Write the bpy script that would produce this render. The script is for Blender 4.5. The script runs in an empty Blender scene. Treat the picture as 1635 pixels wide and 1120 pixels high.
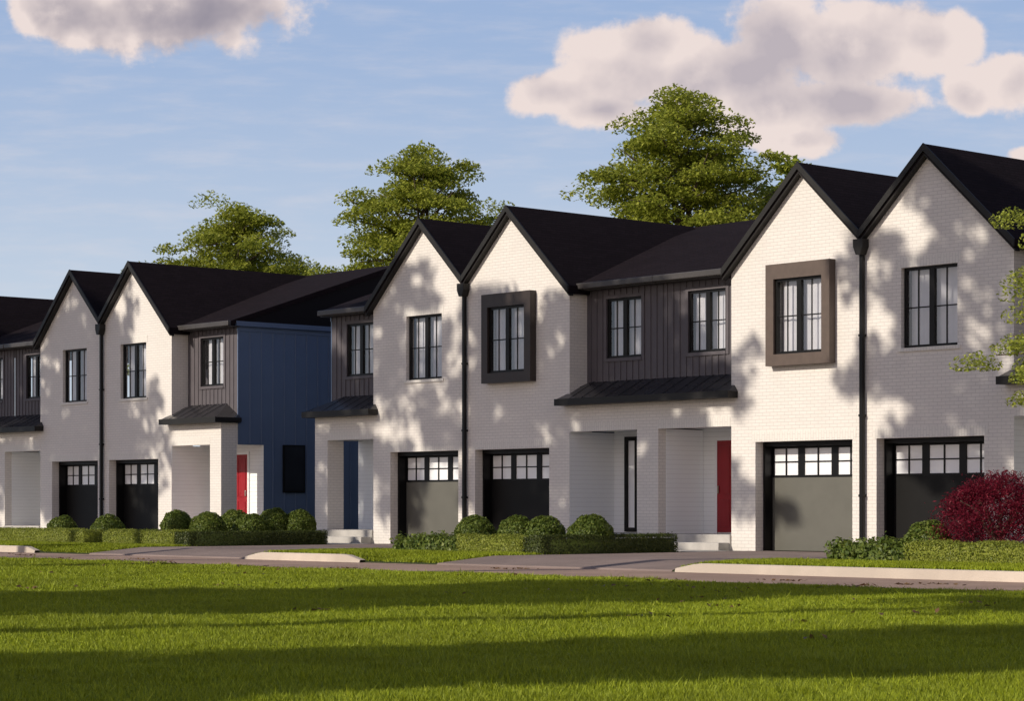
import bpy, bmesh, math, random
import numpy as np
from mathutils import Vector
R = math.radians
random.seed(7)
S = bpy.context.scene
COL = S.collection

# ------------------------------------------------------------------ camera
CAMX, CAMY, CAMZ = 31.86, -38.06, 1.0
FPX, CX, HY = 3695.0, 817.5, 809.0
cd = bpy.data.cameras.new('camera'); cam = bpy.data.objects.new('camera', cd); COL.objects.link(cam)
cam.location = (CAMX, CAMY, CAMZ)
cam.rotation_euler = (R(90), 0, math.asin(0.75))
cd.sensor_width = 36; cd.lens = 36 * FPX / 1635; cd.shift_y = (HY - 560) / 1635
cd.clip_start = .1; cd.clip_end = 3000
S.camera = cam
FW = (-0.75, 0.6614); RT = (0.6614, 0.75)

def at(px, y):
    """world x of the point that lies on the line of given world y under photo column px"""
    k = (px - CX) / FPX
    # (dx*RT0+dy*RT1) = k*(dx*FW0+dy*FW1)
    dy = y - CAMY
    dx = dy * (k * FW[1] - RT[1]) / (RT[0] - k * FW[0])
    return CAMX + dx
def depth(x, y): return (x - CAMX) * FW[0] + (y - CAMY) * FW[1]

# ------------------------------------------------------------------ sun and sky
SUN_AZ, SUN_EL = R(14), R(28)       # azimuth measured from the facade normal, sun on the left
L = Vector((-math.sin(SUN_AZ) * math.cos(SUN_EL), -math.cos(SUN_AZ) * math.cos(SUN_EL), math.sin(SUN_EL)))
sl = bpy.data.lights.new('sun', 'SUN'); so = bpy.data.objects.new('sun', sl); COL.objects.link(so)
sl.energy = 3.25; sl.angle = R(.45); sl.color = (1.0, .90, .76)
so.rotation_euler = L.to_track_quat('Z', 'Y').to_euler(); so.location = (0, 0, 40)
S.view_settings.view_transform = 'Standard'; S.view_settings.look = 'None'
S.view_settings.exposure = 0.28; S.view_settings.gamma = 1

class NT:
    """tiny node-tree helper"""
    def __init__(s, nt): s.nt = nt; nt.nodes.clear()
    def n(s, t, **k):
        o = s.nt.nodes.new(t)
        for a, v in k.items():
            if a == 'i':
                for kk, vv in v.items():
                    if isinstance(vv, bpy.types.NodeSocket): s.nt.links.new(vv, o.inputs[kk])
                    else: o.inputs[kk].default_value = vv
            else: setattr(o, a, v)
        return o
    def m(s, op, a, b=None, c=None, clamp=False):
        o = s.nt.nodes.new('ShaderNodeMath'); o.operation = op; o.use_clamp = clamp
        for i, v in enumerate((a, b, c)):
            if v is None: continue
            if isinstance(v, bpy.types.NodeSocket): s.nt.links.new(v, o.inputs[i])
            else: o.inputs[i].default_value = v
        return o.outputs[0]
    def mix(s, f, a, b, blend='MIX'):
        o = s.nt.nodes.new('ShaderNodeMix'); o.data_type = 'RGBA'; o.blend_type = blend
        for k, v in ((0, f), (6, a), (7, b)):
            if isinstance(v, bpy.types.NodeSocket): s.nt.links.new(v, o.inputs[k])
            else: o.inputs[k].default_value = v if k == 0 or len(v) == 4 else (*v, 1)
        return o.outputs[2]
    def ss(s, v, a, b):
        o = s.nt.nodes.new('ShaderNodeMapRange'); o.interpolation_type = 'SMOOTHSTEP'
        s.nt.links.new(v, o.inputs[0]); o.inputs[1].default_value = a; o.inputs[2].default_value = b
        return o.outputs[0]
    def link(s, a, b): s.nt.links.new(a, b)

W = bpy.data.worlds.new('World'); S.world = W; W.use_nodes = True
w = NT(W.node_tree)
sky = w.n('ShaderNodeTexSky'); sky.sky_type = 'NISHITA'; sky.sun_disc = False
sky.sun_elevation = SUN_EL; sky.sun_rotation = R(180) + SUN_AZ
sky.air_density = 1.0; sky.dust_density = .6; sky.ozone_density = 2.0
tc = w.n('ShaderNodeTexCoord')
def dot(vec):
    o = w.n('ShaderNodeVectorMath', operation='DOT_PRODUCT'); w.link(tc.outputs['Generated'], o.inputs[0]); o.inputs[1].default_value = vec
    return o.outputs['Value']
fz = dot((FW[0], FW[1], 0)); fx = dot((RT[0], RT[1], 0)); fh = dot((0, 0, 1))
fzc = w.m('MAXIMUM', fz, .05)
U = w.m('DIVIDE', w.m('MULTIPLY', fx, 3.695), fzc)       # thousandths of a photo-pixel east of the view axis
V = w.m('DIVIDE', w.m('MULTIPLY', fh, 3.695), fzc)
vec = w.n('ShaderNodeCombineXYZ', i={'X': U, 'Y': V, 'Z': 0.0}).outputs[0]
nz = w.n('ShaderNodeTexNoise', i={'Vector': vec, 'Scale': 7.5, 'Detail': 9.0, 'Roughness': .60}).outputs['Fac']
nz2 = w.n('ShaderNodeTexNoise', i={'Vector': vec, 'Scale': 3.2, 'Detail': 3.0, 'Roughness': .5}).outputs['Fac']
blobs = [(250, 15, 235, 85), (90, 15, 90, 60), (1000, 115, 130, 75), (890, 150, 90, 42), (1045, 70, 80, 58), (1110, 125, 90, 80),
         (960, 175, 90, 35), (1260, 60, 110, 80), (1370, 70, 150, 85), (1490, 65, 85, 55), (1230, 175, 110, 65), (1360, 165, 150, 42),
         (1270, 225, 80, 28), (1545, 145, 50, 40), (1620, 130, 60, 55), (1200, 120, 90, 70), (1650, 250, 40, 18)]
acc = None; low = None
for (bx, by, rx, ry) in blobs:
    du = w.m('DIVIDE', w.m('SUBTRACT', U, (bx - CX) / 1000), rx / 1000)
    dv = w.m('DIVIDE', w.m('SUBTRACT', V, (HY - by) / 1000), ry / 1000)
    d = w.m('SUBTRACT', 1.0, w.m('SQRT', w.m('ADD', w.m('MULTIPLY', du, du), w.m('MULTIPLY', dv, dv))))
    d = w.m('MAXIMUM', d, -1.0)
    acc = d if acc is None else w.m('SMOOTH_MAX', acc, d, .25)
dens = w.m('ADD', acc, w.m('MULTIPLY', w.m('SUBTRACT', nz, .5), 1.75))
front = w.ss(fz, .3, .6)
cover = w.m('MULTIPLY', w.m('MULTIPLY', w.ss(dens, -.05, .27), .97), front)
thick = w.m('ADD', dens, w.m('MULTIPLY', w.m('SUBTRACT', nz2, .5), 1.6))
off = w.n('ShaderNodeVectorMath', operation='ADD', i={0: vec, 1: (-.022, .030, 0)}).outputs[0]
nzo = w.n('ShaderNodeTexNoise', i={'Vector': off, 'Scale': 6.5, 'Detail': 4.0, 'Roughness': .5}).outputs['Fac']
relief = w.m('SUBTRACT', nzo, nz)
shade = w.m('ADD', w.m('MULTIPLY', w.ss(thick, .10, 1.0), .80), w.m('MULTIPLY', relief, 2.9), clamp=True)
leftdark = w.ss(U, -.2, -.45)      # the western cloud is thicker and greyer
ccol = w.mix(shade, (.74, .635, .60), (.44, .39, .42))
ccol = w.mix(w.m('MULTIPLY', leftdark, shade), ccol, (.27, .245, .29))
rip = w.n('ShaderNodeTexNoise', i={'Vector': w.n('ShaderNodeMapping', i={'Vector': vec, 'Scale': (2.0, 11.0, 1.0), 'Rotation': (0, 0, R(12))}).outputs[0], 'Scale': 3.0, 'Detail': 6.0, 'Roughness': .6}).outputs['Fac']
cirrus = w.m('MULTIPLY', w.m('MULTIPLY', w.ss(rip, .40, .80), .24), front)
tint = w.mix(1.0, sky.outputs[0], (1.02, .97, 1.12), 'MULTIPLY')
bg1 = w.n('ShaderNodeBackground', i={'Color': tint, 'Strength': .06})
bgc = w.n('ShaderNodeBackground', i={'Color': (.72, .66, .66, 1), 'Strength': .92})
bg2 = w.n('ShaderNodeBackground', i={'Color': ccol, 'Strength': .95})
bgv = w.n('ShaderNodeBackground', i={'Color': w.mix(w.ss(fh, -.02, .24), (.585, .645, .69), (.28, .385, .585)), 'Strength': 1.0})
veil = w.m('ADD', .06, w.m('MULTIPLY', w.ss(fh, .46, .22), .86))
mx0 = w.n('ShaderNodeMixShader', i={0: veil, 1: bg1.outputs[0], 2: bgv.outputs[0]})
mx1 = w.n('ShaderNodeMixShader', i={0: cirrus, 1: mx0.outputs[0], 2: bgc.outputs[0]})
rear = w.m('MULTIPLY', w.m('MULTIPLY', w.ss(fz, .15, -.35), w.ss(fh, .50, .16)), .80)   # added warm glow low in the sky behind the viewer, fills the shaded fronts
bgr = w.n('ShaderNodeBackground', i={'Color': (1.0, .80, .66, 1), 'Strength': 1.15})
mx1 = w.n('ShaderNodeMixShader', i={0: rear, 1: mx1.outputs[0], 2: bgr.outputs[0]})
mx2 = w.n('ShaderNodeMixShader', i={0: cover, 1: mx1.outputs[0], 2: bg2.outputs[0]})
wo = w.n('ShaderNodeOutputWorld', i={'Surface': mx2.outputs[0]})

# ------------------------------------------------------------------ materials
M = {}
def mat(name):
    m = bpy.data.materials.new(name); m.use_nodes = True; M[name] = m
    t = NT(m.node_tree); out = t.n('ShaderNodeOutputMaterial')
    return m, t, out
def simple(name, col, rough=.6, var=.12, nscale=3.0, bump=0.0, bscale=60.0, metal=0.0, spec=.5):
    m, t, out = mat(name)
    g = t.n('ShaderNodeNewGeometry')
    n1 = t.n('ShaderNodeTexNoise', i={'Vector': g.outputs['Position'], 'Scale': nscale, 'Detail': 6.0, 'Roughness': .6}).outputs['Fac']
    lo = tuple(c * (1 - var) for c in col); hi = tuple(min(1, c * (1 + var)) for c in col)
    c = t.mix(t.ss(n1, .3, .7), lo, hi)
    p = t.n('ShaderNodeBsdfPrincipled', i={'Base Color': c, 'Metallic': metal, 'Specular IOR Level': spec,
            'Roughness': t.m('ADD', t.m('MULTIPLY', n1, .15), rough - .07)})
    if bump:
        n2 = t.n('ShaderNodeTexNoise', i={'Vector': g.outputs['Position'], 'Scale': bscale, 'Detail': 4.0}).outputs['Fac']
        b = t.n('ShaderNodeBump', i={'Height': n2, 'Strength': bump, 'Distance': .02}); t.link(b.outputs[0], p.inputs['Normal'])
    t.link(p.outputs[0], out.inputs[0]); return m

def brick_mat(name, base, mortar, soldier=False):
    m, t, out = mat(name)
    g = t.n('ShaderNodeNewGeometry'); sp = t.n('ShaderNodeSeparateXYZ', i={0: g.outputs['Position']})
    h = t.m('ADD', sp.outputs[0], sp.outputs[1])
    v = t.n('ShaderNodeCombineXYZ', i={'X': sp.outputs[2] if soldier else h, 'Y': h if soldier else sp.outputs[2], 'Z': 0.0}).outputs[0]
    br = t.n('ShaderNodeTexBrick', i={'Vector': v, 'Scale': 1.0, 'Color1': (1, 1, 1, 1), 'Color2': (.80, .80, .80, 1), 'Mortar': (0, 0, 0, 1),
             'Mortar Size': .007, 'Mortar Smooth': .35, 'Brick Width': .215, 'Row Height': .075, 'Bias': -.2})
    n1 = t.n('ShaderNodeTexNoise', i={'Vector': g.outputs['Position'], 'Scale': 1.3, 'Detail': 8.0, 'Roughness': .65}).outputs['Fac']
    n2 = t.n('ShaderNodeTexNoise', i={'Vector': g.outputs['Position'], 'Scale': 45.0, 'Detail': 3.0}).outputs['Fac']
    c = t.mix(br.outputs['Color'], mortar, base)
    c = t.mix(t.m('MULTIPLY', t.ss(n1, .42, .75), .38), c, tuple(x * .82 for x in base))
    hgt = t.m('ADD', t.m('MULTIPLY', br.outputs['Fac'], -1.0), t.m('MULTIPLY', n2, .5))
    b = t.n('ShaderNodeBump', i={'Height': hgt, 'Strength': .5, 'Distance': .005})
    p = t.n('ShaderNodeBsdfPrincipled', i={'Base Color': c, 'Roughness': .62, 'Normal': b.outputs[0]})
    t.link(p.outputs[0], out.inputs[0]); return m

brick_mat('painted_brick', (.78, .74, .695), (.60, .57, .54))
brick_mat('soldier_brick', (.77, .74, .69), (.62, .595, .56), True)
simple('porch_paint', (.90, .91, .92), .5, .04, 1.5)

def lap_mat(name, col):
    m, t, out = mat(name)
    g = t.n('ShaderNodeNewGeometry'); sp = t.n('ShaderNodeSeparateXYZ', i={0: g.outputs['Position']})
    f = t.m('FRACT', t.m('DIVIDE', sp.outputs[2], .11))
    n1 = t.n('ShaderNodeTexNoise', i={'Vector': g.outputs['Position'], 'Scale': 2.0, 'Detail': 6.0}).outputs['Fac']
    c = t.mix(t.ss(f, .90, .97), col, tuple(x * .74 for x in col))
    c = t.mix(t.m('MULTIPLY', n1, .15), c, tuple(x * .8 for x in col))
    b = t.n('ShaderNodeBump', i={'Height': t.m('MULTIPLY', f, -1.0), 'Strength': .6, 'Distance': .012})
    p = t.n('ShaderNodeBsdfPrincipled', i={'Base Color': c, 'Roughness': .5, 'Normal': b.outputs[0]})
    t.link(p.outputs[0], out.inputs[0]); return m
lap_mat('porch_lap', (.93, .945, .95))

def shingle_mat(name, col):
    m, t, out = mat(name)
    g = t.n('ShaderNodeNewGeometry'); sp = t.n('ShaderNodeSeparateXYZ', i={0: g.outputs['Position']})
    v = t.n('ShaderNodeCombineXYZ', i={'X': t.m('ADD', sp.outputs[0], sp.outputs[1]), 'Y': sp.outputs[2], 'Z': 0.0}).outputs[0]
    br = t.n('ShaderNodeTexBrick', i={'Vector': v, 'Scale': 1.0, 'Color1': (1, 1, 1, 1), 'Color2': (.45, .45, .45, 1), 'Mortar': (.1, .1, .1, 1),
             'Mortar Size': .008, 'Brick Width': .32, 'Row Height': .07, 'Bias': 0.0})
    n1 = t.n('ShaderNodeTexNoise', i={'Vector': g.outputs['Position'], 'Scale': 1.1, 'Detail': 9.0, 'Roughness': .7}).outputs['Fac']
    c = t.mix(br.outputs['Color'], tuple(x * .6 for x in col), tuple(x * 1.15 for x in col))
    c = t.mix(t.m('MULTIPLY', t.ss(n1, .4, .7), .35), c, tuple(x * .6 for x in col))
    b = t.n('ShaderNodeBump', i={'Height': br.outputs['Color'], 'Strength': .6, 'Distance': .01})
    p = t.n('ShaderNodeBsdfPrincipled', i={'Base Color': c, 'Roughness': .95, 'Specular IOR Level': .08, 'Normal': b.outputs[0]})
    t.link(p.outputs[0], out.inputs[0]); return m
shingle_mat('shingles', (.015, .0105, .013))
simple('gable_cladding', (.006, .005, .007), .8, spec=.2)
simple('trim_dark', (.014, .013, .012), .5, .15, spec=.3)
simple('gutter_grey', (.050, .045, .044), .45, .1)
simple('frame_black', (.004, .004, .0045), .4, .1, spec=.25)
simple('box_brown', (.098, .070, .056), .5, .08, 6)
simple('box_espresso', (.028, .018, .015), .45, .08, 6)
simple('siding_taupe', (.094, .083, .093), .6, .08)
simple('siding_blue', (.120, .172, .280), .22, .04, .5, spec=1.0)
simple('porch_metal', (.014, .014, .017), .28, .1, spec=.8)
simple('panel_olive', (.118, .116, .098), .5, .05, 2)
simple('panel_charcoal', (.007, .007, .007), .5, .05, 2, spec=.2)
simple('door_red', (.30, .010, .018), .32, .05)
simple('door_navy', (.02, .025, .05), .32, .05)
simple('handle_metal', (.45, .42, .36), .3, .05, metal=1.0)
simple('slab', (.46, .44, .41), .8, .14, 2.5, .4)
simple('curtain', (.78, .75, .77), .8, .05)
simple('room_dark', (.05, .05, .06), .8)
simple('bark', (.10, .075, .055), .9, .35, 8, .8, 25)
simple('soil', (.05, .038, .028), .95, .3, 9, .8, 40)
def glass():
    m, t, out = mat('glass')
    g = t.n('ShaderNodeBsdfGlossy', i={'Color': (.95, .97, 1, 1), 'Roughness': .02})
    tr = t.n('ShaderNodeBsdfTransparent', i={'Color': (.86, .88, .90, 1)})
    ge = t.n('ShaderNodeNewGeometry')
    dt = t.n('ShaderNodeVectorMath', operation='DOT_PRODUCT', i={0: ge.outputs['Normal'], 1: ge.outputs['Incoming']}).outputs['Value']
    fr = t.m('POWER', t.m('SUBTRACT', 1.0, t.m('ABSOLUTE', dt)), 5.0)
    f = t.m('ADD', t.m('MULTIPLY', fr, .95), .11, clamp=True)
    mx = t.n('ShaderNodeMixShader', i={0: f, 1: tr.outputs[0], 2: g.outputs[0]})
    t.link(mx.outputs[0], out.inputs[0])
glass()
def frosted():
    m, t, out = mat('frosted_glass')
    g = t.n('ShaderNodeNewGeometry')
    n1 = t.n('ShaderNodeTexNoise', i={'Vector': g.outputs['Position'], 'Scale': 5.0, 'Detail': 2.0}).outputs['Fac']
    n2 = t.n('ShaderNodeTexNoise', i={'Vector': g.outputs['Position'], 'Scale': 260.0, 'Detail': 2.0}).outputs['Fac']
    c = t.mix(n1, (.86, .88, .93), (.95, .96, .98))
    b = t.n('ShaderNodeBump', i={'Height': n2, 'Strength': .3, 'Distance': .003})
    p = t.n('ShaderNodeBsdfPrincipled', i={'Base Color': c, 'Roughness': .18, 'Coat Weight': .6, 'Coat Roughness': .05, 'Normal': b.outputs[0]})
    t.link(p.outputs[0], out.inputs[0])
frosted()
def asphalt(name, col, spots=.3):
    m, t, out = mat(name)
    g = t.n('ShaderNodeNewGeometry')
    n1 = t.n('ShaderNodeTexNoise', i={'Vector': g.outputs['Position'], 'Scale': .5, 'Detail': 8.0, 'Roughness': .6}).outputs['Fac']
    n2 = t.n('ShaderNodeTexNoise', i={'Vector': g.outputs['Position'], 'Scale': 90.0, 'Detail': 3.0}).outputs['Fac']
    c = t.mix(t.ss(n1, .35, .7), tuple(x * .82 for x in col), tuple(x * 1.1 for x in col))
    c = t.mix(t.m('MULTIPLY', t.ss(n2, .5, .75), spots), c, tuple(x * .55 for x in col))
    b = t.n('ShaderNodeBump', i={'Height': n2, 'Strength': .5, 'Distance': .01})
    p = t.n('ShaderNodeBsdfPrincipled', i={'Base Color': c, 'Roughness': .85, 'Normal': b.outputs[0]})
    t.link(p.outputs[0], out.inputs[0])
asphalt('road_asphalt', (.36, .245, .19))
asphalt('drive_paving', (.25, .19, .17))
asphalt('curb_concrete', (.59, .51, .43), .3)
asphalt('walk_concrete', (.40, .38, .36), .2)
def ground_grass():
    m, t, out = mat('lawn_ground')
    g = t.n('ShaderNodeNewGeometry')
    n1 = t.n('ShaderNodeTexNoise', i={'Vector': g.outputs['Position'], 'Scale': .35, 'Detail': 7.0, 'Roughness': .65}).outputs['Fac']
    n2 = t.n('ShaderNodeTexNoise', i={'Vector': g.outputs['Position'], 'Scale': 22.0, 'Detail': 5.0}).outputs['Fac']
    c = t.mix(t.ss(n2, .35, .7), (.014, .020, .002), (.035, .05, .004))
    c = t.mix(t.m('MULTIPLY', t.ss(n1, .4, .7), .4), c, (.045, .06, .008))
    b = t.n('ShaderNodeBump', i={'Height': n2, 'Strength': 1.0, 'Distance': .05})
    p = t.n('ShaderNodeBsdfPrincipled', i={'Base Color': c, 'Roughness': .9, 'Normal': b.outputs[0]})
    t.link(p.outputs[0], out.inputs[0])
ground_grass()
def leaf_mat(name, a, b, c, trans=.35, rough=.5, bigscale=0.0):
    m, t, out = mat(name)
    g = t.n('ShaderNodeNewGeometry')
    rnd = g.outputs['Random Per Island']
    col = t.mix(t.ss(rnd, .0, .6), a, b); col = t.mix(t.ss(rnd, .72, 1.0), col, c)
    if bigscale:
        n1 = t.n('ShaderNodeTexNoise', i={'Vector': g.outputs['Position'], 'Scale': bigscale, 'Detail': 5.0, 'Roughness': .6}).outputs['Fac']
        col = t.mix(t.m('MULTIPLY', t.ss(n1, .40, .66), .62), col, tuple(x * .62 for x in b))
    p = t.n('ShaderNodeBsdfPrincipled', i={'Base Color': col, 'Roughness': rough, 'Specular IOR Level': .3})
    tr = t.n('ShaderNodeBsdfTranslucent', i={'Color': t.mix(.5, col, tuple(min(1, x * 1.6) for x in c))})
    mx = t.n('ShaderNodeMixShader', i={0: trans, 1: p.outputs[0], 2: tr.outputs[0]})
    t.link(mx.outputs[0], out.inputs[0])
leaf_mat('leaf_tree', (.10, .14, .016), (.27, .31, .034), (.48, .50, .09), .35)
leaf_mat('leaf_park', (.05, .08, .016), (.08, .11, .02), (.1, .13, .03), .0)
leaf_mat('leaf_conifer', (.15, .20, .03), (.34, .39, .055), (.52, .54, .11), .3)
leaf_mat('leaf_box', (.06, .10, .014), (.12, .165, .026), (.21, .25, .05), .25)
leaf_mat('leaf_hedge_shaded', (.03, .045, .008), (.055, .075, .014), (.12, .14, .025), .1)  # hedge leaves with the shade of the unlit side put into the colour
leaf_mat('leaf_hedge', (.13, .17, .022), (.26, .30, .04), (.38, .40, .09), .3)
leaf_mat('leaf_maple', (.07, .004, .012), (.15, .008, .026), (.30, .03, .055), .35)
leaf_mat('grass_blade', (.135, .185, .004), (.26, .32, .008), (.37, .42, .03), .05, .6, .45)
leaf_mat('leaf_litter', (.10, .06, .03), (.16, .09, .04), (.22, .14, .06), .1)

# ------------------------------------------------------------------ object helpers
def tag(o, label=None, cat=None, group=None, kind=None):
    for k, v in (('label', label), ('category', cat), ('group', group), ('kind', kind)):
        if v: o[k] = v
    return o
def empty(name, loc, label=None, cat=None, group=None):
    o = bpy.data.objects.new(name, None); COL.objects.link(o); o.location = loc
    o.empty_display_size = .3
    return tag(o, label, cat, group)
ROOTLOC = {}
def link_mesh(name, me, mats, parent=None):
    for m in (mats if isinstance(mats, (list, tuple)) else [mats]): me.materials.append(M[m])
    o = bpy.data.objects.new(name, me); COL.objects.link(o)
    if parent is not None:
        o.parent = parent
        q = parent; off = Vector((0, 0, 0))
        while q is not None: off += q.location; q = q.parent
        o.location = -off          # geometry is written in world coordinates
    return o
def recenter(o):
    """move an object's origin to the middle of its base, keeping the geometry in place"""
    vs = np.empty(len(o.data.vertices) * 3, 'f'); o.data.vertices.foreach_get('co', vs); vs = vs.reshape(-1, 3)
    c = Vector(((vs[:, 0].min() + vs[:, 0].max()) / 2, (vs[:, 1].min() + vs[:, 1].max()) / 2, vs[:, 2].min()))
    vs -= np.array(c, 'f'); o.data.vertices.foreach_set('co', vs.ravel()); o.location = o.location + c
    return o

class MB:
    """mesh builder in (u, d, z) coordinates of a unit; f maps them to the world"""
    def __init__(s, f=lambda u, d, z: (u, d, z)): s.bm = bmesh.new(); s.f = f
    def box(s, u0, u1, d0, d1, z0, z1, mi=0, bev=0.0):
        p = [s.f(u, d, z) for u in (u0, u1) for d in (d0, d1) for z in (z0, z1)]
        v = [s.bm.verts.new(q) for q in p]
        fs = []
        for idx in ((0, 1, 3, 2), (4, 6, 7, 5), (0, 4, 5, 1), (2, 3, 7, 6), (0, 2, 6, 4), (1, 5, 7, 3)):
            fc = s.bm.faces.new([v[i] for i in idx]); fc.material_index = mi; fs.append(fc)
        bmesh.ops.recalc_face_normals(s.bm, faces=fs)
        if bev:
            es = list({e for fc in fs for e in fc.edges})
            bmesh.ops.bevel(s.bm, geom=es, offset=bev, segments=2, profile=.5, affect='EDGES')
        return s
    def poly(s, pts, mi=0):
        fc = s.bm.faces.new([s.bm.verts.new(s.f(*p)) for p in pts]); fc.material_index = mi; return s
    def prism(s, pts, axis, a, b, mi=0):
        """pts: outline in the two other axes; extruded along axis ('d' or 'u' or 'z') from a to b"""
        def mk(p, t):
            if axis == 'd': return s.f(p[0], t, p[1])
            if axis == 'u': return s.f(t, p[0], p[1])
            return s.f(p[0], p[1], t)
        A = [s.bm.verts.new(mk(p, a)) for p in pts]; B = [s.bm.verts.new(mk(p, b)) for p in pts]
        n = len(pts); fs = [s.bm.faces.new(A), s.bm.faces.new(B[::-1])]
        for i in range(n): fs.append(s.bm.faces.new([A[i], B[i], B[(i + 1) % n], A[(i + 1) % n]]))
        for fc in fs: fc.material_index = mi
        bmesh.ops.recalc_face_normals(s.bm, faces=fs)
        return s
    def tube(s, pts, rads, seg=8, mi=0):
        prev = None
        for i, (p, r) in enumerate(zip(pts, rads)):
            p = Vector(p)
            a = Vector(pts[min(i + 1, len(pts) - 1)]) - Vector(pts[max(i - 1, 0)])
            if a.length < 1e-6: a = Vector((0, 0, 1))
            a.normalize(); x = a.cross(Vector((0.3, .95, .1))); x.normalize(); y = a.cross(x)
            ring = [s.bm.verts.new(p + (x * math.cos(2 * math.pi * k / seg) + y * math.sin(2 * math.pi * k / seg)) * r) for k in range(seg)]
            if prev:
                for k in range(seg):
                    fc = s.bm.faces.new([prev[k], prev[(k + 1) % seg], ring[(k + 1) % seg], ring[k]]); fc.material_index = mi; fc.smooth = True
            else:
                s.bm.faces.new(ring[::-1])
            prev = ring
        s.bm.faces.new(prev)
        return s
    def build(s, name, mats, parent=None):
        me = bpy.data.meshes.new(name); s.bm.to_mesh(me); s.bm.free()
        return link_mesh(name, me, mats, parent)

def leaf_obj(name, C, size, matname, parent=None, up=.4, aspect=.55, rng=None, flat=None, extra=None, smooth=False):
    """rhombic leaves at centres C (N,3); size (N,) half length"""
    rng = rng or np.random.default_rng(1)
    N = len(C); n = rng.normal(size=(N, 3)); n[:, 2] = np.abs(n[:, 2]) + up
    if flat is not None: n += flat
    n /= np.linalg.norm(n, axis=1)[:, None]
    t = rng.normal(size=(N, 3)); t -= (t * n).sum(1)[:, None] * n; t /= np.linalg.norm(t, axis=1)[:, None] + 1e-9
    b = np.cross(n, t)
    s = np.broadcast_to(size, (N,))[:, None]
    bend = n * s * .25
    v = np.stack([C - t * s - bend, C + b * s * aspect, C + t * s - bend, C - b * s * aspect], 1).reshape(-1, 3)
    faces = np.arange(N * 4).reshape(-1, 4)
    if extra is not None:
        ev, ef = extra   # additional quads (a core)
        faces = np.concatenate([faces, ef + len(v)]); v = np.concatenate([v, ev])
    me = bpy.data.meshes.new(name)
    me.vertices.add(len(v)); me.vertices.foreach_set('co', v.astype('f').ravel())
    me.loops.add(faces.size); me.loops.foreach_set('vertex_index', faces.astype('i').ravel())
    me.polygons.add(len(faces)); me.polygons.foreach_set('loop_start', (np.arange(len(faces)) * 4).astype('i'))
    me.polygons.foreach_set('loop_total', np.full(len(faces), 4, 'i'))
    me.update(calc_edges=True)
    return link_mesh(name, me, matname, parent)

# ------------------------------------------------------------------ ground, road, driveways
D_LAWN, D_CURB = -16.45, -9.2
VALLEYS = (-43.56, -30.5, -13.04, 0.0)
def driveblend(x):
    """1 where the kerb is lowered for a driveway"""
    k = 0
    for vx in VALLEYS:
        a, b = vx - 3.26, vx + 3.26
        if a <= x <= b: k = 1
        elif b < x < b - 0 + .7: k = max(k, 1 - (x - b) / .7)
        elif a - 2.8 < x < a:
            L_ = 2.8
            k = max(k, min(1, 5.0 * (1 - (a - x) / L_)))
    return k
def zedge(x): return -.125 * driveblend(x)

gb = MB(); gb.poly([(-900, -900, -.30), (900, -900, -.30), (900, 900, -.30), (-900, 900, -.30)])
tag(gb.build('ground', 'lawn_ground'), kind='structure')
rb = MB(); rb.box(-200, 200, D_LAWN - .1, D_CURB + .35, -.28, -.15)
tag(rb.build('road', 'road_asphalt'), kind='structure')
lb = MB(); lb.box(-200, 200, -160, D_LAWN, -.29, 0.0)
tag(lb.build('lawn', 'lawn_ground'), kind='structure')
# yard sheet that dips to the road at the lowered kerbs
def sheet(name, matname, x0, x1, nx, ys, zoff, base=None):
    mb = MB(); rows = []
    for y in ys:
        row = []
        for i in range(nx + 1):
            x = x0 + (x1 - x0) * i / nx
            t = max(0, min(1, (-7.6 - y) / (-7.6 - (D_CURB + .15))))
            row.append(mb.bm.verts.new((x, y, zedge(x) * t + zoff if y > D_CURB + .12 else -.17)))
        rows.append(row)
    for a, b in zip(rows, rows[1:]):
        for i in range(nx): mb.bm.faces.new([a[i], a[i + 1], b[i + 1], b[i]])
    return tag(mb.build(name, matname), kind='structure')
sheet('yard', 'lawn_ground', -90, 60, 600, [D_CURB + .10, D_CURB + .15, -8.7, -8.3, -7.9, -7.6, -3, 0, 60, 300], 0.0)
for i, vx in enumerate(VALLEYS):
    sheet('driveway', 'drive_paving', vx - 3.24, vx + 3.24, 8, [D_CURB + .095, D_CURB + .148, -8.7, -8.3, -7.9, -7.6, -3, .24], .006)
# kerb: a low concrete strip following the lowered edges
kb = MB(); n = 700; prev = None
for i in range(n + 1):
    x = -90 + 150 * i / n; zt = zedge(x) + .012
    prof = [(D_CURB, -.16), (D_CURB + .015, zt - .012), (D_CURB + .03, zt), (D_CURB + .16, zt), (D_CURB + .16, -.2)]
    if driveblend(x) > .985: prev = None; continue
    ring = [kb.bm.verts.new((x, y, z)) for y, z in prof]
    if prev:
        for k in range(len(prof) - 1): kb.bm.faces.new([prev[k], prev[k + 1], ring[k + 1], ring[k]])
    prev = ring
tag(kb.build('kerb', 'curb_concrete'), kind='structure')
# walks to the porches
wk = MB()
for vx in VALLEYS:
    for sg in (-1, 1):
        wk.box(min(vx + sg * 3.27, vx + sg * 6.2), max(vx + sg * 3.27, vx + sg * 6.2), -1.75, -.42, -.05, .010)
wk.box(-21.15, -20.35, -7.6, -1.76, -.05, .010)
tag(wk.build('path', 'walk_concrete'), kind='structure')
# planting-bed soil
bd = MB()
for (x0, x1) in ((-8.3, -3.3), (-27.2, -21.2), (-20.3, -16.34), (3.3, 14)):
    bd.box(x0, x1, -6.3, -1.8, -.05, .006)
tag(bd.build('bed_soil', 'soil'), kind='structure')

# ------------------------------------------------------------------ townhouses
PK, WG, UN = 1.72, 3.85, 6.52          # peak, wing width, unit width
RIDGE, SL, TH = 8.48, .953, .20
def zr(u): return RIDGE - SL * abs(u - PK)

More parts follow.
